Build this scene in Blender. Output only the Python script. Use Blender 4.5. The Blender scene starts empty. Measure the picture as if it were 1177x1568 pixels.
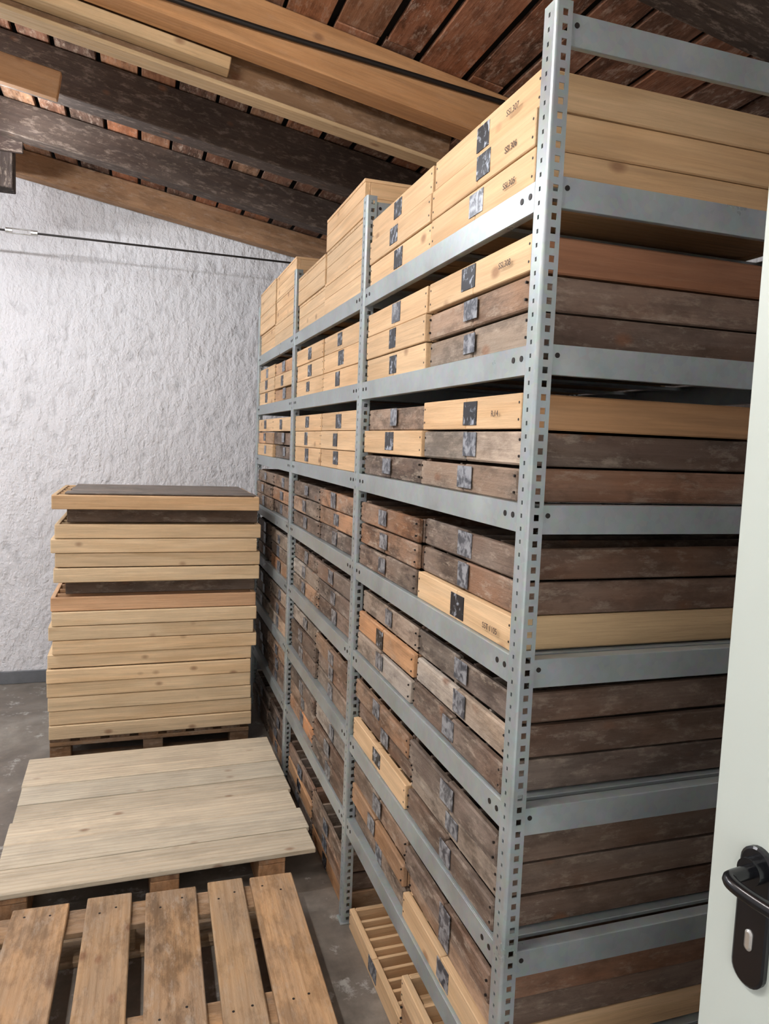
import bpy, math, random
from mathutils import Vector, Matrix, noise
random.seed(7)
R = random.Random(11)
scene = bpy.context.scene
scene.view_settings.view_transform = 'Standard'
scene.view_settings.exposure = 0.78

# ------------------------------------------------------------------ helpers
def srgb(r, g, b):
    def f(c):
        c /= 255.0
        return c/12.92 if c <= 0.04045 else ((c+0.055)/1.055)**2.4
    return (f(r), f(g), f(b))

def new_mat(name):
    m = bpy.data.materials.new(name); m.use_nodes = True
    nt = m.node_tree; nt.nodes.clear()
    out = nt.nodes.new('ShaderNodeOutputMaterial')
    b = nt.nodes.new('ShaderNodeBsdfPrincipled')
    nt.links.new(b.outputs[0], out.inputs[0])
    return m, nt, b

def N(nt, t, **kw):
    n = nt.nodes.new(t)
    for k, v in kw.items():
        setattr(n, k, v)
    return n

def ramp(nt, fac, stops):
    n = nt.nodes.new('ShaderNodeValToRGB')
    cr = n.color_ramp
    while len(cr.elements) < len(stops):
        cr.elements.new(0.5)
    for e, (p, c) in zip(cr.elements, stops):
        e.position = p
        e.color = (c[0], c[1], c[2], 1) if isinstance(c, (tuple, list)) else (c, c, c, 1)
    nt.links.new(fac, n.inputs[0])
    return n.outputs[0]

def mix(nt, a, b, fac, mode='MIX'):
    n = nt.nodes.new('ShaderNodeMix'); n.data_type = 'RGBA'; n.blend_type = mode
    for k, val in ((0, fac), (6, a), (7, b)):
        sock = n.inputs[k]
        if isinstance(val, bpy.types.NodeSocket): nt.links.new(val, sock)
        elif isinstance(val, (int, float)):
            if k == 0: sock.default_value = val
            else: sock.default_value = (val, val, val, 1)
        else: sock.default_value = (val[0], val[1], val[2], 1)
    return n.outputs[2]

def math_n(nt, op, a, b=0.0):
    n = nt.nodes.new('ShaderNodeMath'); n.operation = op
    for s, v in ((n.inputs[0], a), (n.inputs[1], b)):
        if isinstance(v, bpy.types.NodeSocket): nt.links.new(v, s)
        else: s.default_value = v
    return n.outputs[0]

def noise_t(nt, vec, scale, detail=4, rough=0.6, dist=0.0):
    n = nt.nodes.new('ShaderNodeTexNoise')
    n.inputs['Scale'].default_value = scale
    n.inputs['Detail'].default_value = detail
    n.inputs['Roughness'].default_value = rough
    n.inputs['Distortion'].default_value = dist
    if vec is not None: nt.links.new(vec, n.inputs['Vector'])
    return n.outputs[0]

def vscale(nt, vec, s):
    n = nt.nodes.new('ShaderNodeMapping')
    n.inputs['Scale'].default_value = s
    nt.links.new(vec, n.inputs['Vector'])
    return n.outputs[0]

def bump(nt, b, h, strength, dist):
    n = nt.nodes.new('ShaderNodeBump')
    n.inputs['Strength'].default_value = strength
    n.inputs['Distance'].default_value = dist
    nt.links.new(h, n.inputs['Height'])
    nt.links.new(n.outputs[0], b.inputs['Normal'])

# ------------------------------------------------------------------ materials
def make_wood(name, knots=True, patch=None, rough=0.62, ltk=0.7, ltlo=0.53, lthi=0.67, grey=0.6, gcol=(0.25, 0.215, 0.18)):
    """Wood driven by per-board attributes: gc (grain coords, x along grain), tone, old."""
    m, nt, b = new_mat(name)
    gc = N(nt, 'ShaderNodeAttribute', attribute_name='gc').outputs['Vector']
    tone = N(nt, 'ShaderNodeAttribute', attribute_name='tone').outputs['Color']
    old = N(nt, 'ShaderNodeAttribute', attribute_name='old').outputs['Fac']
    fine = noise_t(nt, vscale(nt, gc, (2.2, 60, 60)), 2.0, 5, 0.65, 0.6)
    ring = noise_t(nt, vscale(nt, gc, (0.7, 14, 14)), 1.6, 2, 0.5, 1.2)
    wv = N(nt, 'ShaderNodeTexWave', wave_type='BANDS', bands_direction='Y')
    wv.inputs['Scale'].default_value = 14; wv.inputs['Distortion'].default_value = 8.5
    wv.inputs['Detail'].default_value = 2; wv.inputs['Detail Scale'].default_value = 0.7
    nt.links.new(vscale(nt, gc, (0.13, 1, 1)), wv.inputs['Vector'])
    f1 = ramp(nt, fine, [(0.3, 0.86), (0.7, 1.09)])
    f2 = ramp(nt, ring, [(0.3, 0.86), (0.7, 1.07)])
    f3 = ramp(nt, wv.outputs[1], [(0.0, (0.84, 0.76, 0.66)), (0.5, (1.02, 1.02, 1.02))])
    gz = noise_t(nt, vscale(nt, gc, (3.0, 7, 7)), 1.0, 3, 0.6)
    gf = math_n(nt, 'MULTIPLY', ramp(nt, gz, [(0.38, 0.0), (0.6, 1.0)]), math_n(nt, 'MULTIPLY', old, grey))
    c = mix(nt, tone, gcol, gf)
    c = mix(nt, c, f1, 1.0, 'MULTIPLY')
    c = mix(nt, c, f2, 1.0, 'MULTIPLY')
    c = mix(nt, c, f3, 0.45, 'MULTIPLY')
    if knots:
        v = N(nt, 'ShaderNodeTexVoronoi', feature='F1')
        v.inputs['Scale'].default_value = 1.0
        nt.links.new(vscale(nt, gc, (5.5, 9, 9)), v.inputs['Vector'])
        k = ramp(nt, v.outputs['Distance'], [(0.06, 1.0), (0.15, 0.0)])
        k = math_n(nt, 'MULTIPLY', k, 0.85)
        c = mix(nt, c, mix(nt, c, (0.22, 0.10, 0.05), 0.8), k)
    blot = noise_t(nt, vscale(nt, gc, (6, 15, 15)), 1.0, 5, 0.72)
    dk = ramp(nt, blot, [(0.40, 1.0), (0.54, 0.0)])
    dk = math_n(nt, 'MULTIPLY', dk, old)
    c = mix(nt, c, mix(nt, c, (0.16, 0.13, 0.11), 1.0, 'MULTIPLY'), math_n(nt, 'MULTIPLY', dk, 0.76))
    bl2 = noise_t(nt, vscale(nt, gc, (10, 30, 30)), 1.3, 6, 0.75)
    lt = ramp(nt, bl2, [(ltlo, 0.0), (lthi, 1.0)])
    lt = math_n(nt, 'MULTIPLY', lt, math_n(nt, 'MULTIPLY', old, ltk))
    c = mix(nt, c, patch or (0.46, 0.39, 0.31), lt)
    nt.links.new(c, b.inputs['Base Color'])
    b.inputs['Roughness'].default_value = rough
    b.inputs['Specular IOR Level'].default_value = 0.3
    h = math_n(nt, 'ADD', fine, math_n(nt, 'MULTIPLY', bl2, math_n(nt, 'MULTIPLY', old, 2.8)))
    bump(nt, b, h, 0.45, 0.004)
    return m

WOOD = make_wood('sawn_wood')
WOODROOF = make_wood('old_roof_wood', patch=(0.62, 0.50, 0.40), rough=0.8, ltk=0.62, ltlo=0.52, lthi=0.64, grey=0.2)

def simple(name, col, rough=0.5, metal=0.0, nscale=None, var=0.12, bmp=0.0):
    m, nt, b = new_mat(name)
    b.inputs['Roughness'].default_value = rough
    b.inputs['Metallic'].default_value = metal
    tc = N(nt, 'ShaderNodeTexCoord').outputs['Object']
    n = noise_t(nt, tc, nscale or 8, 5, 0.6)
    c = mix(nt, col, ramp(nt, n, [(0.3, 1-var), (0.7, 1+var)]), 1.0, 'MULTIPLY')
    nt.links.new(c, b.inputs['Base Color'])
    if bmp: bump(nt, b, n, 0.4, bmp)
    return m

def make_galv():
    m, nt, b = new_mat('galvanised_steel')
    tc = N(nt, 'ShaderNodeTexCoord').outputs['Object']
    v = N(nt, 'ShaderNodeTexVoronoi', feature='F1'); v.inputs['Scale'].default_value = 70
    nt.links.new(tc, v.inputs['Vector'])
    n = noise_t(nt, tc, 6, 5, 0.65)
    c = mix(nt, srgb(160, 169, 170), ramp(nt, n, [(0.3, 0.78), (0.7, 1.12)]), 1.0, 'MULTIPLY')
    c = mix(nt, c, v.outputs['Color'], 0.04)
    nt.links.new(c, b.inputs['Base Color'])
    b.inputs['Metallic'].default_value = 0.4
    nt.links.new(ramp(nt, n, [(0.3, 0.26), (0.7, 0.46)]), b.inputs['Roughness'])
    return m
GALV = make_galv()

def make_label(name, ca, cb, lo=0.42, hi=0.60):
    m, nt, b = new_mat(name)
    tc = N(nt, 'ShaderNodeTexCoord').outputs['Object']
    n = noise_t(nt, tc, 48, 3, 0.6, 0.5)
    nt.links.new(ramp(nt, n, [(lo, ca), (hi, cb)]), b.inputs['Base Color'])
    b.inputs['Roughness'].default_value = 0.35; b.inputs['Metallic'].default_value = 0.3
    return m
PLATE = make_label('weathered_zinc_label', srgb(72, 76, 84), srgb(156, 160, 166))
DARKPLATE = make_label('dark_paper_label_glare', srgb(24, 25, 31), srgb(170, 178, 190), 0.52, 0.66)  # pale spots are glare painted into the dark label colour
BLACK = simple('black_plastic', srgb(12, 13, 17), 0.22)
BLACKIRON = simple('dark_iron', srgb(38, 34, 32), 0.5, 0.4)
STEEL = simple('bright_steel', srgb(200, 200, 196), 0.25, 0.8)
DOORP = simple('door_white_paint', srgb(184, 193, 187), 0.38, 0, 3, 0.02)
INK = simple('marker_ink', srgb(60, 46, 42), 0.6)

def make_plaster():
    m, nt, b = new_mat('rough_white_plaster')
    tc = N(nt, 'ShaderNodeTexCoord').outputs['Object']
    big = noise_t(nt, tc, 1.3, 4, 0.6)
    n1 = noise_t(nt, vscale(nt, tc, (1, 1, 0.6)), 17, 5, 0.55, 0.15)
    n2 = noise_t(nt, tc, 60, 4, 0.6, 0.0)
    c = mix(nt, srgb(230, 231, 234), ramp(nt, big, [(0.3, 0.93), (0.7, 1.02)]), 1.0, 'MULTIPLY')
    c = mix(nt, c, ramp(nt, n1, [(0.30, 0.80), (0.44, 1.0)]), 1.0, 'MULTIPLY')
    nt.links.new(c, b.inputs['Base Color'])
    b.inputs['Roughness'].default_value = 0.85
    b.inputs['Specular IOR Level'].default_value = 0.2
    h = math_n(nt, 'ADD', n1, math_n(nt, 'MULTIPLY', n2, 0.25))
    bump(nt, b, h, 1.0, 0.030)
    return m
PLASTER = make_plaster()

def make_floor():
    m, nt, b = new_mat('worn_concrete_floor')
    tc = N(nt, 'ShaderNodeTexCoord').outputs['Object']
    n1 = noise_t(nt, tc, 2.2, 6, 0.65, 0.5)
    n2 = noise_t(nt, tc, 14, 6, 0.7)
    c = ramp(nt, n1, [(0.3, srgb(96, 89, 82)), (0.5, srgb(122, 115, 106)), (0.72, srgb(152, 147, 138))])
    c = mix(nt, c, ramp(nt, n2, [(0.32, 0.70), (0.6, 1.05)]), 1.0, 'MULTIPLY')
    w = noise_t(nt, tc, 9, 6, 0.7)
    c = mix(nt, c, srgb(200, 200, 195), ramp(nt, w, [(0.58, 0.0), (0.66, 0.55)]))
    nt.links.new(c, b.inputs['Base Color'])
    nt.links.new(ramp(nt, n2, [(0.3, 0.4), (0.7, 0.65)]), b.inputs['Roughness'])
    bump(nt, b, n2, 0.25, 0.004)
    return m
FLOOR = make_floor()

# ------------------------------------------------------------------ chamfered board builder
def _template():
    idx = {}; order = []
    for sx in (-1, 1):
        for sy in (-1, 1):
            for sz in (-1, 1):
                for k in range(3):
                    idx[(sx, sy, sz, k)] = len(order); order.append((sx, sy, sz, k))
    faces = []
    def pos(i):
        sx, sy, sz, k = order[i]; s = [sx*0.8, sy*0.8, sz*0.8]; s[k] *= 1.25
        return Vector(s)
    def add(f):
        ps = [pos(i) for i in f]; c = sum(ps, Vector())/len(ps)
        n = (ps[1]-ps[0]).cross(ps[2]-ps[1])
        if n.dot(c) < 0: f = f[::-1]
        faces.append(f)
    for k in range(3):
        o = [a for a in range(3) if a != k]
        for s in (-1, 1):
            f = []
            for p, q in ((-1, -1), (1, -1), (1, 1), (-1, 1)):
                v = [0, 0, 0]; v[k] = s; v[o[0]] = p; v[o[1]] = q
                f.append(idx[(v[0], v[1], v[2], k)])
            add(f)
    for k in range(3):
        o = [a for a in range(3) if a != k]
        for p in (-1, 1):
            for q in (-1, 1):
                def vv(sk, face):
                    v = [0, 0, 0]; v[k] = sk; v[o[0]] = p; v[o[1]] = q
                    return idx[(v[0], v[1], v[2], face)]
                add([vv(-1, o[0]), vv(1, o[0]), vv(1, o[1]), vv(-1, o[1])])
    for sx in (-1, 1):
        for sy in (-1, 1):
            for sz in (-1, 1):
                add([idx[(sx, sy, sz, 0)], idx[(sx, sy, sz, 1)], idx[(sx, sy, sz, 2)]])
    return order, faces
T_ORDER, T_FACES = _template()

class Builder:
    def __init__(s, mats):
        s.v = []; s.f = []; s.mi = []; s.gc = []; s.tone = []; s.old = []; s.mats = mats
    def board(s, lo, hi, M=None, grain=0, tone=(1, 1, 1), old=0.0, mat=0, ch=0.0015, jit=0.0):
        lo = Vector(lo); hi = Vector(hi); c = (lo+hi)/2; h = (hi-lo)/2
        ch = min(ch, min(h)*0.45)
        off = Vector((R.uniform(-50, 50), R.uniform(-50, 50), R.uniform(-50, 50)))
        base = len(s.v)
        g2 = [a for a in range(3) if a != grain]
        jm = None
        if jit:
            jm = Matrix.Rotation(R.uniform(-jit, jit), 3, 'Z')
        for sx, sy, sz, k in T_ORDER:
            sg = (sx, sy, sz)
            p = Vector([sg[a]*(h[a] if a == k else h[a]-ch) for a in range(3)])
            g = Vector((p[grain], p[g2[0]], p[g2[1]])) + off
            if jm: p = jm @ p
            p = p + c
            if M is not None: p = M @ p
            s.v.append(p); s.gc.append(g); s.tone.append(tone); s.old.append(old)
        for f in T_FACES:
            s.f.append([base+i for i in f]); s.mi.append(mat)
    def quad(s, pts, mat=0, tone=(1, 1, 1), old=0):
        base = len(s.v)
        for p in pts:
            s.v.append(Vector(p)); s.gc.append(Vector(p)); s.tone.append(tone); s.old.append(old)
        s.f.append(list(range(base, base+len(pts)))); s.mi.append(mat)
    def tube(s, p0, p1, r, n=16, mat=0, caps=True):
        p0 = Vector(p0); p1 = Vector(p1); d = (p1-p0).normalized()
        u = d.orthogonal().normalized(); w = d.cross(u)
        base = len(s.v)
        for p in (p0, p1):
            for i in range(n):
                a = 2*math.pi*i/n
                s.v.append(p + u*math.cos(a)*r + w*math.sin(a)*r); s.gc.append(s.v[-1]); s.tone.append((1, 1, 1)); s.old.append(0)
        for i in range(n):
            j = (i+1) % n
            s.f.append([base+i, base+j, base+n+j, base+n+i]); s.mi.append(mat)
        if caps:
            s.f.append([base+i for i in range(n)][::-1]); s.mi.append(mat)
            s.f.append([base+n+i for i in range(n)]); s.mi.append(mat)
    def obj(s, name, parent=None, smooth=False):
        me = bpy.data.meshes.new(name)
        me.from_pydata([tuple(v) for v in s.v], [], s.f)
        for m in s.mats: me.materials.append(m)
        me.polygons.foreach_set('material_index', s.mi)
        a = me.attributes.new('gc', 'FLOAT_VECTOR', 'POINT'); a.data.foreach_set('vector', [c for g in s.gc for c in g])
        a = me.attributes.new('tone', 'FLOAT_COLOR', 'POINT'); a.data.foreach_set('color', [c for t in s.tone for c in (t[0], t[1], t[2], 1.0)])
        a = me.attributes.new('old', 'FLOAT', 'POINT'); a.data.foreach_set('value', s.old)
        if smooth: me.polygons.foreach_set('use_smooth', [True]*len(me.polygons))
        me.update()
        o = bpy.data.objects.new(name, me); scene.collection.objects.link(o)
        if parent: o.parent = parent
        return o

def empty(name, loc=(0, 0, 0)):
    e = bpy.data.objects.new(name, None); e.location = loc; scene.collection.objects.link(e); return e

def vary(c, a=0.1):
    k = 1+R.uniform(-a, a); w = R.uniform(-a, a)*0.3
    return (c[0]*k*(1+w), c[1]*k, c[2]*k*(1-w))

LIGHT = srgb(218, 184, 143)
PALE = srgb(216, 205, 182)
ORANGE = srgb(190, 146, 106)
OLDW = srgb(154, 130, 110)
DARKW = srgb(118, 97, 83)
SIDEW = srgb(112, 88, 73)

# ------------------------------------------------------------------ room shell
ROOFZ, SL = 3.29, -0.164
def roofz(x): return ROOFZ + SL*x
XL, XR, YB, YF = -3.6, 2.70, -0.14, 5.32

b = Builder([FLOOR]); b.board((XL-0.1, YB-1.6, -0.1), (XR+0.1, YF+0.1, 0), ch=0.001); b.obj('floor')

def wall_prism(name, pts, thick, axis, mat):
    bb = Builder([mat]); n = len(pts)
    def P(h, z, t): return (h, t, z) if axis == 'y' else (t, h, z)
    t0, t1 = thick
    A = [P(h, z, t0) for h, z in pts]; B = [P(h, z, t1) for h, z in pts]
    bb.quad(A, 0); bb.quad(B[::-1], 0)
    for i in range(n):
        j = (i+1) % n
        bb.quad([A[i], B[i], B[j], A[j]], 0)
    return bb.obj(name)
wall_prism('wall_back', [(XL, 0), (XR, 0), (XR, roofz(XR)), (XL, roofz(XL))], (YF, YF+0.1), 'y', PLASTER)
wall_prism('wall_left', [(YB, 0), (YF, 0), (YF, roofz(XL)), (YB, roofz(XL))], (XL-0.1, XL), 'x', PLASTER)
wall_prism('wall_right', [(YB, 0), (YF, 0), (YF, roofz(XR)), (YB, roofz(XR))], (XR, XR+0.1), 'x', PLASTER)
DX0, DX1, DH = -0.02, 0.93, 2.12
wall_prism('wall_front', [(XL, 0), (DX0, 0), (DX0, DH), (DX1, DH), (DX1, 0), (XR, 0), (XR, roofz(XR)), (XL, roofz(XL))], (YB-0.1, YB), 'y', PLASTER)
BASEG = simple('grey_base_paint', srgb(104, 108, 112), 0.5, 0, 12, 0.15, 0.003)
b = Builder([BASEG]); b.board((XL, YF-0.015, 0), (XR, YF, 0.085), ch=0.003); b.obj('baseboard_back')
b = Builder([BASEG]); b.board((XL, YB, 0), (XL+0.015, YF-0.016, 0.085), ch=0.003); b.obj('baseboard_left')

# roof deck boards (run along Y)
ROOFC = [srgb(172, 122, 90), srgb(144, 100, 76), srgb(186, 138, 104), srgb(122, 88, 70), srgb(166, 110, 78)]
b = Builder([WOODROOF, simple('roofing_felt', srgb(12, 10, 9), 0.9)])
ang = math.atan(SL); RM = Matrix.Translation((0, 0, ROOFZ)) @ Matrix.Rotation(-ang, 4, 'Y')
x = XL-0.2
while x < XR+0.25:
    w = R.uniform(0.125, 0.175); g = R.uniform(0.012, 0.030)
    y = YB-0.15
    while y < YF+0.05:
        L = R.choice([0.75, 1.5, 2.25, 3.0]); y2 = min(y+L, YF+0.1)
        if YF+0.1-y2 < 0.3: y2 = YF+0.1
        b.board((x, y+0.003, 0.0+R.uniform(0, 0.006)), (x+w, y2-0.003, 0.024), M=RM, grain=1, tone=vary(R.choice(ROOFC), 0.3), old=R.uniform(0.5, 1.0), ch=0.002, jit=0.003)
        y = y2
    x += w+g
b.board((XL-0.3, YB-0.3, 0.034), (XR+0.3, YF+0.15, 0.05), M=RM, mat=1)
b.obj('ceiling')

def rafter(yc, w, h, tone, old, top=-0.001, x0=XL+0.02, x1=XR-0.02):
    bb = Builder([WOODROOF])
    bb.board((x0/math.cos(ang), yc-w/2, top-h), (x1/math.cos(ang), yc+w/2, top), M=RM, grain=0, tone=tone, old=old, ch=0.004)
    return bb.obj('ceiling_rafter')
DKR = srgb(76, 64, 57)
rafter(5.24, 0.10, 0.15, srgb(176, 138, 104), 0.4)
rafter(4.48, 0.11, 0.17, DKR, 0.3)
rafter(3.72, 0.12, 0.19, DKR, 0.3)
rafter(2.80, 0.11, 0.17, srgb(200, 152, 106), 0.12)
rafter(1.75, 0.11, 0.17, srgb(66, 54, 46), 0.4)
rafter(0.80, 0.11, 0.17, srgb(90, 68, 52), 0.5)
b = Builder([WOODROOF])
b.board((-2.2, 2.94, -0.235), (1.25, 3.00, -0.10), M=RM, grain=0, tone=srgb(140, 110, 82), old=0.4, ch=0.003)
b.board((-2.2, 2.86, -0.215), (0.34, 2.935, -0.172), M=RM, grain=0, tone=srgb(208, 180, 140), old=0.1, ch=0.003)
b.board((-2.2, 2.925, -0.252), (1.22, 3.01, -0.236), M=RM, grain=0, tone=srgb(200, 174, 136), old=0.1, ch=0.003)
b.obj('ceiling_tie_beam')
b = Builder([WOODROOF])
b.board((-1.5, 3.40, -0.31), (-0.28, 3.44, -0.20), M=RM, grain=0, tone=srgb(200, 156, 114), old=0.15, ch=0.003)
b.obj('ceiling_brace_board')
b = Builder([WOODROOF])
b.board((-0.86, 4.54, 2.98), (-0.655, 4.66, 3.40), grain=2, tone=srgb(56, 46, 42), old=0.4, ch=0.004)
b.board((-1.6, 4.515, 3.16), (-0.60, 4.539, 3.26), grain=0, tone=srgb(70, 56, 50), old=0.4, ch=0.004)
b.obj('hanging_timber_post')

b = Builder([BLACKIRON, STEEL])
b.tube((XL, 4.9, 2.84), (-0.74, 4.9, 2.84), 0.006, 12)
b.tube((-0.58, 4.9, 2.84), (XR, 4.9, 2.84), 0.006, 12)
b.tube((-0.72, 4.9, 2.853), (-0.60, 4.9, 2.853), 0.004, 10, 1)
b.tube((-0.72, 4.9, 2.827), (-0.60, 4.9, 2.827), 0.004, 10, 1)
b.tube((-0.745, 4.9, 2.84), (-0.71, 4.9, 2.84), 0.016, 12, 1)
b.tube((-0.61, 4.9, 2.84), (-0.575, 4.9, 2.84), 0.016, 12, 1)
b.obj('steel_tie_rod', smooth=False)
def cable(name, pts, r, mat, parent=None):
    cu = bpy.data.curves.new(name, 'CURVE'); cu.dimensions = '3D'; cu.bevel_depth = r; cu.bevel_resolution = 4
    sp = cu.splines.new('NURBS'); sp.points.add(len(pts)-1)
    for p, q in zip(sp.points, pts): p.co = (q[0], q[1], q[2], 1)
    sp.use_endpoint_u = True; sp.order_u = 3; cu.resolution_u = 12; cu.use_fill_caps = True
    cu.materials.append(mat)
    o = bpy.data.objects.new(name, cu); scene.collection.objects.link(o)
    if parent: o.parent = parent
    return o
cable('electrical_cable', [(-1.6, 2.71, roofz(-1.6)-0.16), (-0.4, 2.72, roofz(-0.4)-0.15), (0.3, 2.73, roofz(.3)-0.12), (0.9, 2.73, roofz(0.9)-0.07), (1.7, 2.73, roofz(1.7)-0.01)], 0.009, BLACKIRON)

# ------------------------------------------------------------------ steel shelving
SX0, SX1 = 0.69, 1.53
POSTY = [1.22, 2.36, 3.50, 4.615]
PD, PW, PH = 0.045, 0.034, 2.49
BEAMZ = [2.165 - 0.30*k for k in range(7)]
BH = 0.056
shelf = empty('steel_shelving_rack')

def perforated(bb, origin, du, w, H, pitch=0.025, hh=0.012, hw=0.010, thick=None):
    o = Vector(origin); du = Vector(du); t = Vector(thick)
    cols = [0, (w-hw)/2, (w+hw)/2, w]
    rows = int(H/pitch)
    def P(u, z, k): return o + du*u + Vector((0, 0, z)) + t*k
    zs = []
    for i in range(rows):
        zs.append((i*pitch, i*pitch+(pitch-hh), False)); zs.append((i*pitch+(pitch-hh), (i+1)*pitch, True))
    zs.append((rows*pitch, H, False))
    for k in (0, 1):
        for (a, c) in ((0, 1), (2, 3)):
            bb.quad([P(cols[a], 0, k), P(cols[c], 0, k), P(cols[c], H, k), P(cols[a], H, k)])
        for z0, z1, hole in zs:
            if z1-z0 < 1e-5: continue
            if not hole:
                bb.quad([P(cols[1], z0, k), P(cols[2], z0, k), P(cols[2], z1, k), P(cols[1], z1, k)])
    for z0, z1, hole in zs:
        if hole:
            c = [(cols[1], z0), (cols[2], z0), (cols[2], z1), (cols[1], z1)]
            for i in range(4):
                a, d = c[i], c[(i+1) % 4]
                bb.quad([P(a[0], a[1], 0), P(d[0], d[1], 0), P(d[0], d[1], 1), P(a[0], a[1], 1)])
    for u in (0, w):
        bb.quad([P(u, 0, 0), P(u, H, 0), P(u, H, 1), P(u, 0, 1)])
    for z in (0, H):
        bb.quad([P(0, z, 0), P(w, z, 0), P(w, z, 1), P(0, z, 1)])

def post(bb, x, y, sx):
    r = 0.006
    perforated(bb, (x, y+r, 0), (0, 1, 0), PD-2*r, PH, thick=(sx*0.002, 0, 0), hw=0.006, hh=0.008)
    perforated(bb, (x+sx*r, y, 0), (sx, 0, 0), PW-r, PH, thick=(0, 0.002, 0), hw=0.011)
    perforated(bb, (x+sx*r, y+PD, 0), (sx, 0, 0), PW-r, PH, thick=(0, -0.002, 0), hw=0.011)
    for yc, s in ((y+r, -1), (y+PD-r, 1)):
        n = 5; pr = None
        for i in range(n+1):
            a = math.pi/2*i/n
            px = x+sx*(r-r*math.cos(a)); py = yc+s*r*math.sin(a)
            if pr: bb.quad([(pr[0], pr[1], 0), (px, py, 0), (px, py, PH), (pr[0], pr[1], PH)])
            pr = (px, py)
    bb.board((min(x, x+sx*PW)-0.006, y-0.006, 0), (max(x, x+sx*PW)+0.006, y+PD+0.006, 0.005))
for i, y in enumerate(POSTY):
    bb = Builder([GALV])
    post(bb, SX0, y, 1); post(bb, SX1, y, -1)
    bb.obj('post_pair_%d' % (i+1), shelf)

bb = Builder([GALV, BLACKIRON])
for bi in range(3):
    y0 = POSTY[bi]+PD; y1 = POSTY[bi+1]
    for zc in BEAMZ:
        for x, sx in ((SX0+0.004, 1), (SX1-0.004, -1)):
            a, c = (x, x+sx*0.003)
            bb.board((min(a, c), y0+0.001, zc-BH/2), (max(a, c), y1-0.001, zc+BH/2), ch=0.001)
            a, c = (x+sx*0.003, x+sx*0.035)
            bb.board((min(a, c), y0+0.001, zc+BH/2-0.003), (max(a, c), y1-0.001, zc+BH/2), ch=0.0005)
            bb.board((min(x+sx*0.003, x+sx*0.018), y0+0.001, zc-BH/2), (max(x+sx*0.003, x+sx*0.018), y1-0.001, zc-BH/2+0.003), ch=0.0005)
            for yy in (y0+0.018, y0+0.05, y1-0.018, y1-0.05):
                bb.tube((x-sx*0.0012, yy, zc+0.004), (x+sx*0.001, yy, zc+0.004), 0.006, 10, 1)
bb.obj('beams_long', shelf)
bb = Builder([GALV, BLACKIRON])
for i, y in enumerate(POSTY):
    yy = y+0.004
    zs = BEAMZ + [2.445]
    for zc in zs:
        bb.board((SX0+PW-0.004, yy, zc-BH/2), (SX1-PW+0.004, yy+0.003, zc+BH/2), ch=0.001)
        bb.board((SX0+PW-0.004, yy+0.003, zc+BH/2-0.003), (SX1-PW+0.004, yy+0.028, zc+BH/2), ch=0.0005)
        bb.board((SX0+PW-0.004, yy+0.003, zc-BH/2), (SX1-PW+0.004, yy+0.012, zc-BH/2+0.003), ch=0.0005)
        for xx in (SX0+PW+0.012, SX1-PW-0.012):
            bb.tube((xx, yy-0.0015, zc+0.008), (xx, yy+0.001, zc+0.008), 0.005, 10, 1)
bb.obj('beams_cross', shelf)
bb = Builder([GALV])
for bi in range(3):
    y0 = POSTY[bi]+PD; y1 = POSTY[bi+1]
    for zc in BEAMZ:
        for fr in (0.03, 0.27, 0.50, 0.73, 0.97):
            ym = y0+(y1-y0)*fr
            bb.board((SX0+0.01, ym-0.025, zc+BH/2-0.012), (SX1-0.01, ym+0.025, zc+BH/2-0.0035), ch=0.001)
bb.obj('support_rails', shelf)

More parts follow.
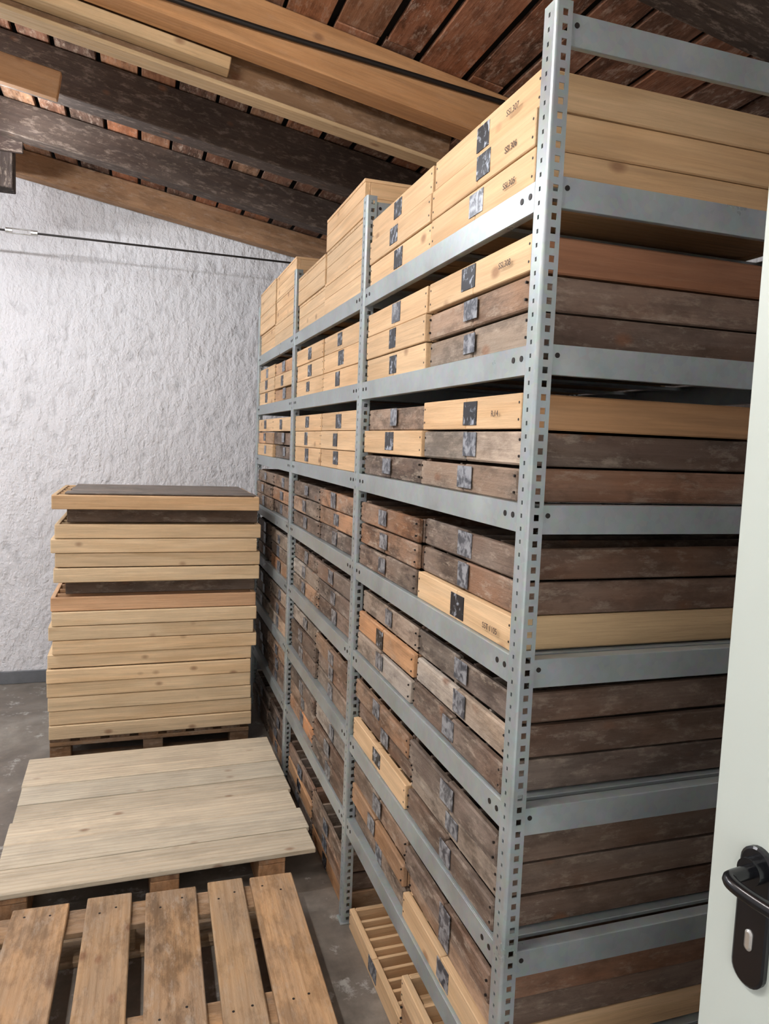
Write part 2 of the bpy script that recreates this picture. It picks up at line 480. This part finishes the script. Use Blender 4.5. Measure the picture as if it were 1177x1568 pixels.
# ------------------------------------------------------------------ trays
TH = 0.0715; TL = 0.76; TW = 0.52
trays = Builder([WOOD, PLATE, DARKPLATE, BLACKIRON])
def tray(x, y, z, kind, w=TW, L=TL, h=TH, rot=0.0, side=None, label=True, nd=4):
    bld = trays
    M = Matrix.Translation((x, y+w/2, z)) @ Matrix.Rotation(rot, 4, 'Z') @ Matrix.Translation((0, -w/2, 0))
    if kind == 'L': t = vary(LIGHT, 0.08); od = R.uniform(0.0, 0.08)
    elif kind == 'M': t = vary(ORANGE, 0.12); od = 0.35
    else: t = vary(R.choice([OLDW, OLDW, DARKW, DARKW, srgb(168, 152, 136), srgb(158, 120, 90)]), 0.2); od = R.uniform(0.6, 1.0)
    lt = kind == 'L'
    hh = h-(0.002 if lt else 0.003)
    tv = lambda: vary(t, 0.07 if lt else 0.35)
    ch = 0.0018 if lt else 0.0042
    c = w/2+R.uniform(-0.01, 0.01)
    rz = (lambda: 0.0) if lt else (lambda: R.uniform(0, 0.006))
    bld.board((rz(), 0.0, 0), (0.020, c-0.0012, hh-rz()), M, 1, tv(), od, ch=ch)
    bld.board((rz(), c+0.0012, 0), (0.020, w, hh-rz()), M, 1, tv(), od, ch=ch)
    bld.board((L-0.02, 0, 0), (L, w, hh), M, 1, tv(), od, ch=ch)
    st = vary(side, 0.05) if side else (tv() if kind != 'O' else vary(R.choice([SIDEW, SIDEW, srgb(122, 90, 70), srgb(104, 88, 78)]), 0.3))
    so = od if lt else 0.5
    bld.board((0.0205, 0, 0), (L-0.0205, 0.018, hh-rz()), M, 0, st, so, ch=0.003)
    bld.board((0.0205, w-0.018, 0), (L-0.0205, w, hh), M, 0, st, so, ch=0.003)
    bld.board((0.0205, 0.0185, 0.004), (L-0.0205, w-0.0185, 0.012), M, 0, tv(), od, ch=0.0005)
    for i in range(nd):
        yy = 0.018+(w-0.036)*(i+1)/(nd+1)
        bld.board((0.0205, yy-0.006, 0.0125), (L-0.0205, yy+0.006, hh-0.006+R.uniform(-0.004, 0.003)), M, 0, tv(), od, ch=0.001)
    # nail heads at the ends of the front boards
    for yy in (0.009, w-0.009):
        for zz in (0.018, hh-0.018):
            bld.tube(M @ Vector((-0.0006, yy, zz)), M @ Vector((0.008, yy, zz)), 0.0028, 6, 3)
    if label:
        mt = 1 if kind == 'O' or R.random() < 0.2 else 2
        a = c+R.uniform(-0.03, 0.03); ww = R.uniform(0.028, 0.040)
        bld.board((-0.0018, a-ww, 0.006+R.uniform(0, .01)), (0.0002, a+ww, hh-R.uniform(0.003, 0.012)), M, 1, mat=mt, ch=0.0005)

def stack(x, y, z, kinds, sides=None, nd=4):
    for i, k in enumerate(reversed(kinds)):
        od = k == 'O'
        sd = sides[len(kinds)-1-i] if sides else None
        tray(x+(R.uniform(-0.005, 0.014) if od else R.uniform(-0.002, 0.004)), y+R.uniform(-0.004, 0.004), z+i*TH, k,
             rot=R.uniform(-0.012, 0.012) if od else R.uniform(-0.004, 0.004), side=sd, nd=nd)
SXT = SX0+0.012
def bay_y(bi):
    y0 = POSTY[bi]+PD
    return (y0+0.022, y0+0.022+TW+0.014)
SA = srgb(208, 174, 132); SB = srgb(156, 108, 78); SC = srgb(188, 144, 102); SD = srgb(190, 164, 126)
LV = {
 0: [('LLL', 'LLL'), None, None],
 1: [('LOO', 'LLL'), ('LLL', 'LLL'), ('MLM', 'LLL')],
 2: [('LOO', 'OLO'), ('LLL', 'LLL'), ('LOO', 'LML')],
 3: [('OOL', 'OOO'), ('OOO', 'OOO'), ('OOO', 'OOO')],
 4: [('OOO', 'OMO'), ('OOO', 'OOO'), ('OOO', 'OOO')],
 5: [('OOO', 'OOL'), ('OOO', 'OOO'), ('OOO', 'OOO')],
 6: [('OOL', 'OMO'), ('OOO', 'OOO'), ('OOO', 'OOO')],
}
SIDES = {0: (SA, SA, SA), 1: (SB, None, None), 2: (SC, None, None), 3: (None, None, SD)}
for lv, bays in LV.items():
    z = BEAMZ[lv]+BH/2+0.0005
    for bi, pr in enumerate(bays):
        if not pr: continue
        yn, yf = bay_y(bi)
        stack(SXT, yn, z, pr[0], SIDES.get(lv) if bi == 0 else None); stack(SXT, yf, z, pr[1])
for bi, pr in enumerate([('LML', 'L'), ('OOM', 'OMO'), ('OOO', 'OOO')]):
    yn, yf = bay_y(bi)
    stack(SXT+0.005, yn, 0.001, pr[0]); stack(SXT+0.005, yf, 0.001, pr[1], nd=9 if bi == 0 else 4)
tro = trays.obj('wooden_core_sample_trays')

for k, (y, z, tx) in enumerate([(1.34, 2.165+BH/2+0.026+TH*i, 'SSI.%d' % (305+i)) for i in range(3)] +
                               [(1.34, 1.865+BH/2+0.026+TH*2, 'SSI.308'), (1.34, 1.565+BH/2+0.026+TH*2, 'R.14'),
                                (1.33, 1.265+BH/2+0.022, 'SST 1105')]):
    cu = bpy.data.curves.new('marking_%d' % k, 'FONT'); cu.body = tx; cu.size = 0.018; cu.extrude = 0.0002
    cu.materials.append(INK)
    o = bpy.data.objects.new('marking_%d' % k, cu); scene.collection.objects.link(o)
    o.matrix_world = Matrix(((0, 0, -1, SXT-0.004), (-1, 0, 0, y+0.07), (0, 1, 0, z), (0, 0, 0, 1)))
    o.parent = tro

def crate(bb, x, y, z, w, L, h):
    t = vary(srgb(220, 186, 145), 0.09)
    hh = h-0.001
    bb.board((x, y, z), (x+0.02, y+w, z+hh*0.5-0.0005), None, 1, vary(t, .05), 0.03)
    bb.board((x, y, z+hh*0.5), (x+0.02, y+w, z+hh-0.012), None, 1, vary(t, .05), 0.03)
    bb.board((x+L-0.02, y, z), (x+L, y+w, z+hh-0.012), None, 1, t, 0.03)
    for yy in (y, y+w-0.02):
        bb.board((x+0.0205, yy, z), (x+L-0.0205, yy+0.02, z+hh*0.5-0.0005), None, 0, vary(t, .05), 0.03)
        bb.board((x+0.0205, yy, z+hh*0.5), (x+L-0.0205, yy+0.02, z+hh-0.012), None, 0, vary(t, .05), 0.03)
    bb.board((x+0.0205, y+0.0205, z+0.001), (x+L-0.0205, y+w-0.0205, z+0.01), None, 0, t, 0.03)
    n = 3
    for i in range(n):
        bb.board((x-0.001, y+w*i/n+0.001, z+hh-0.0115), (x+L, y+w*(i+1)/n-0.001, z+hh), None, 0, vary(t, .06), 0.03)
crates = Builder([WOOD])
z = BEAMZ[0]+BH/2+0.0005
for bi in (1, 2):
    yn, yf = bay_y(bi)
    for yy, n in ((yn, 3), (yf, 2 if bi == 1 else 3)):
        for i in range(n):
            crate(crates, SXT-0.004+R.uniform(0, 0.01), yy, z+i*0.124, TW, TL, 0.124)
crates.obj('plain_wooden_crates')

# ------------------------------------------------------------------ pallets and big tray stack
def pallet(name, x0, x1, y0, y1, slats, h=0.144, tone=ORANGE, old=0.4, rot=0.0):
    bb = Builder([WOOD, BLACKIRON])
    cx, cy = (x0+x1)/2, (y0+y1)/2
    M = Matrix.Translation((cx, cy, 0)) @ Matrix.Rotation(rot, 4, 'Z') @ Matrix.Translation((-cx, -cy, 0))
    ys = [(y0, y0+0.12), ((y0+y1)/2-0.06, (y0+y1)/2+0.06), (y1-0.13, y1-0.01)]
    for a, c in slats:
        bb.board((a, y0, h-0.022), (c, y1+R.uniform(-0.01, 0.01), h), M, 1, vary(tone, 0.14), old*R.uniform(0.5, 1.4), ch=0.003)
        for ya, yb in ys:
            for fx in (0.3, 0.7):
                p = Vector((a+(c-a)*fx+R.uniform(-.01, .01), (ya+yb)/2+R.uniform(-.03, .03), h))
                bb.tube(M @ (p-Vector((0, 0, 0.005))), M @ (p+Vector((0, 0, 0.0006))), 0.004, 8, 1)
    for a, c in ys:
        bb.board((x0, a, h-0.0445), (x1, c, h-0.0225), M, 0, vary(tone, 0.15), old, ch=0.003)
        for fx in (x0, (x0+x1)/2-0.05, x1-0.10):
            bb.board((fx, a+0.01, 0.0225), (fx+0.10, c-0.01, h-0.045), M, 0, vary(tone, 0.15), old, ch=0.003)
        bb.board((x0, a, 0.0), (x1, c, 0.022), M, 0, vary(tone, 0.15), old, ch=0.003)
    return bb.obj(name)

FP = srgb(178, 146, 110)
pallet('wooden_pallet', -0.62, 0.50, 1.32, 2.50,
       [(-0.62, -0.47), (-0.39, -0.22), (-0.165, -0.025), (0.02, 0.185), (0.225, 0.345), (0.37, 0.52)], tone=FP, old=0.6, rot=-0.02)
bb = Builder([WOOD])
px0, px1, py0, py1 = -0.47, 0.645, 2.60, 3.70; h = 0.150
M = Matrix.Translation((0.09, 3.15, 0)) @ Matrix.Rotation(0.02, 4, 'Z') @ Matrix.Translation((-0.09, -3.15, 0))
n = 7; ys = [py0]
for i in range(n): ys.append(ys[-1]+R.uniform(0.85, 1.15)*(py1-py0)/n)
ys = [py0+(q-py0)*(py1-py0)/(ys[-1]-py0) for q in ys]
for i in range(n):
    bb.board((px0+R.uniform(-.012, .006), ys[i]+0.0028, h-0.022), (px1+R.uniform(-.006, .010), ys[i+1]-0.0028, h+R.uniform(-0.003, 0.001)), M, 0, vary(PALE, 0.12), 0.2, ch=0.003, jit=0.001)
for xx in (px0+0.01, (px0+px1)/2-0.05, px1-0.22):
    bb.board((xx, py0+0.01, h-0.045), (xx+0.10, py1-0.01, h-0.0255), M, 1, vary(ORANGE, 0.1), 0.4, ch=0.003)
    for yy in (py0+0.012, (py0+py1)/2-0.06, py1-0.14):
        bb.board((xx, yy, 0.0225), (xx+0.10, yy+0.12, h-0.0455), M, 1, vary(ORANGE, 0.1), 0.4, ch=0.003)
    bb.board((xx, py0+0.01, 0), (xx+0.10, py1-0.01, 0.022), M, 1, vary(ORANGE, 0.1), 0.4, ch=0.003)
bb.obj('close_boarded_pallet')

pallet('wooden_pallet', -0.42, 0.58, 3.93, 4.68, [(-0.42+0.142*i, -0.42+0.142*i+0.10) for i in range(7)] , tone=srgb(150, 116, 84), old=0.6)
st = Builder([WOOD])
def long_tray(xa, xb, ya, yb, z, h, t, od=0.05):
    tv = lambda: vary(t, 0.10)
    hh = h-0.003
    st.board((xa, ya, z), (xb, ya+0.02, z+hh), None, 0, tv(), od, ch=0.0035)
    st.board((xa, yb-0.02, z), (xb, yb, z+hh), None, 0, tv(), od)
    st.board((xa, ya+0.0205, z), (xa+0.02, yb-0.0205, z+hh), None, 1, tv(), od)
    st.board((xb-0.02, ya+0.0205, z), (xb, yb-0.0205, z+hh), None, 1, tv(), od)
    st.board((xa+0.0205, ya+0.0205, z+0.004), (xb-0.0205, yb-0.0205, z+0.012), None, 0, tv(), od)
    for i in range(5):
        yy = ya+(yb-ya)*(i+1)/6
        st.board((xa+0.0205, yy-0.006, z+0.0125), (xb-0.0205, yy+0.006, z+hh-0.004), None, 0, tv(), od, ch=0.001)
LH = 0.0730
for i in range(17):
    top = 16-i
    z = 0.1445+i*LH
    dx = R.uniform(-0.014, 0.014) + (0.04*(i/17.0)); dy = R.uniform(-0.012, 0.012)
    if top in (1, 6):
        long_tray(-0.385+dx, 0.565+dx, 3.98, 4.60, z, LH, srgb(104, 84, 68), 0.5)  # set-back layers coloured dark, painting in the shade of the gaps
    else:
        t = srgb(222, 196, 158) if top not in (0, 7) else (srgb(212, 172, 134) if top == 7 else srgb(214, 182, 142))
        long_tray(-0.43+dx, 0.58+dx, 3.91+dy, 4.63+dy, z, LH, t, 0.08)
# grey weathered cover boards closing the top tray
zt = 0.1445+17*LH-0.0025
for i in range(5):
    ya = 3.955+i*0.132
    st.board((-0.34+R.uniform(-.01, .01), ya, zt), (0.585+R.uniform(-.01, .01), ya+0.130, zt+0.008), None, 0, vary(srgb(116, 108, 102), 0.1), 0.5)
st.obj('stacked_new_wooden_trays')

# ------------------------------------------------------------------ door with handle
door = empty('door_1', (0.79, 0.81, 0))
door.rotation_euler = (0, 0, math.radians(-90+6))
bb = Builder([DOORP]); bb.board((0, 0, 0.008), (0.93, 0.042, 2.08), ch=0.002)
bb.obj('leaf', door)
def rounded_plate(name, cx, cz, w, h, y0, y1, mat, parent, seg=12):
    r = w/2; pts = []
    for i in range(seg+1):
        a = math.pi*i/seg; pts.append((cx+r*math.cos(a), cz+h/2-r+r*math.sin(a)))
    for i in range(seg+1):
        a = math.pi+math.pi*i/seg; pts.append((cx+r*math.cos(a), cz-h/2+r+r*math.sin(a)))
    bb = Builder([mat]); n = len(pts); e = 0.003
    A = [(p[0], y0, p[1]) for p in pts]
    B = [(p[0], y1+e*0.6, p[1]) for p in pts]
    C = [(cx+(p[0]-cx)*(1-2*e/w), y1, cz+(p[1]-cz)*(1-2*e/h)) for p in pts]
    for P, Q in ((A, B), (B, C)):
        for i in range(n):
            j = (i+1) % n; bb.quad([P[i], P[j], Q[j], Q[i]])
    bb.quad(C)
    return bb.obj(name, parent)
hx = 0.078; dz = 0.012
rounded_plate('handle_backplate', hx, 1.067+dz, 0.050, 0.198, 0.0, -0.009, BLACK, door)
rounded_plate('lock_cylinder', hx, 1.035+dz, 0.012, 0.030, -0.009, -0.012, STEEL, door)
bb = Builder([BLACK]); bb.tube((hx, -0.008, 1.135+dz), (hx, -0.022, 1.135+dz), 0.018, 24); bb.obj('handle_rose', door)
cable('handle_lever', [(hx, -0.010, 1.135+dz), (hx, -0.045, 1.135+dz), (hx, -0.060, 1.134+dz), (hx+0.018, -0.064, 1.132+dz), (hx+0.05, -0.062, 1.130+dz), (hx+0.11, -0.058, 1.130+dz), (hx+0.125, -0.05, 1.130+dz)], 0.0095, BLACK, door)
bb = Builder([DOORP])
bb.board((DX0-0.06, YB-0.0005, 0), (DX0-0.001, YB+0.02, DH+0.06)); bb.board((DX1+0.001, YB-0.0005, 0), (DX1+0.06, YB+0.02, DH+0.06)); bb.board((DX0, YB-0.0005, DH+0.001), (DX1, YB+0.02, DH+0.06))
bb.obj('trim_1')

# ------------------------------------------------------------------ lamps
def emis(name, col, s):
    m = bpy.data.materials.new(name); m.use_nodes = True; nt = m.node_tree; nt.nodes.clear()
    o = nt.nodes.new('ShaderNodeOutputMaterial'); e = nt.nodes.new('ShaderNodeEmission')
    e.inputs[0].default_value = (*col, 1); e.inputs[1].default_value = s
    nt.links.new(e.outputs[0], o.inputs[0]); return m
HOUS = simple('lamp_housing_white', srgb(220, 222, 224), 0.4)
def tube_lamp(p0, p1, s, col=(0.90, 0.95, 1.0)):
    p0 = Vector(p0); p1 = Vector(p1); L = (p1-p0).length; d = (p1-p0).normalized()
    M = Matrix.Translation(p0) @ d.to_track_quat('X', 'Z').to_matrix().to_4x4()
    bb = Builder([HOUS, emis('fluorescent_tube', col, s), BLACKIRON])
    bb.board((0, -0.02, 0), (L, 0.02, 0.04), M, ch=0.004)
    bb.tube(M @ Vector((0.03, 0, -0.035)), M @ Vector((L-0.03, 0, -0.035)), 0.018, 16, 1)
    for xx in (0.005, L-0.025):
        bb.board((xx, -0.02, -0.055), (xx+0.02, 0.02, -0.001), M, ch=0.003)
    for xx in (0.1, L-0.1):
        q = M @ Vector((xx, 0, 0.04))
        bb.tube(q, (q.x, q.y, roofz(q.x)-0.002), 0.003, 8, 2)
    return bb.obj('fluorescent_ceiling_lamp')
tube_lamp((-0.80, 3.48, 3.07), (-0.80, 4.38, 3.07), 100, (0.93, 0.96, 1.0))
tube_lamp((-2.7, 3.25, 3.0), (-1.3, 3.25, 3.0), 165, (0.98, 0.97, 1.0))  # added fill lamp, out of view, to brighten back wall and tray fronts
tube_lamp((-0.75, 0.5, 3.02), (-0.75, 1.7, 3.02), 165, (1.0, 0.955, 0.91))

w = bpy.data.worlds.new('hall'); scene.world = w; w.use_nodes = True
bg = w.node_tree.nodes['Background']; bg.inputs[0].default_value = (1.0, 0.97, 0.95, 1); bg.inputs[1].default_value = 1.6

# ------------------------------------------------------------------ camera
psi, th, rho = math.radians(18.5), math.radians(5.4), math.radians(2.23)
F = Vector((math.sin(psi)*math.cos(th), math.cos(psi)*math.cos(th), -math.sin(th)))
r0 = Vector((math.cos(psi), -math.sin(psi), 0)); u0 = r0.cross(F)
Rv = r0*math.cos(rho)+u0*math.sin(rho); Uv = -r0*math.sin(rho)+u0*math.cos(rho)
cam = bpy.data.cameras.new('camera'); co = bpy.data.objects.new('camera', cam); scene.collection.objects.link(co)
m = Matrix((Rv, Uv, -F)).transposed().to_4x4(); m.translation = (0, 0, 1.70)
co.matrix_world = m
cam.sensor_fit = 'VERTICAL'; cam.sensor_height = 36; cam.sensor_width = 27; cam.lens = 25.94; cam.clip_start = 0.02
scene.camera = co
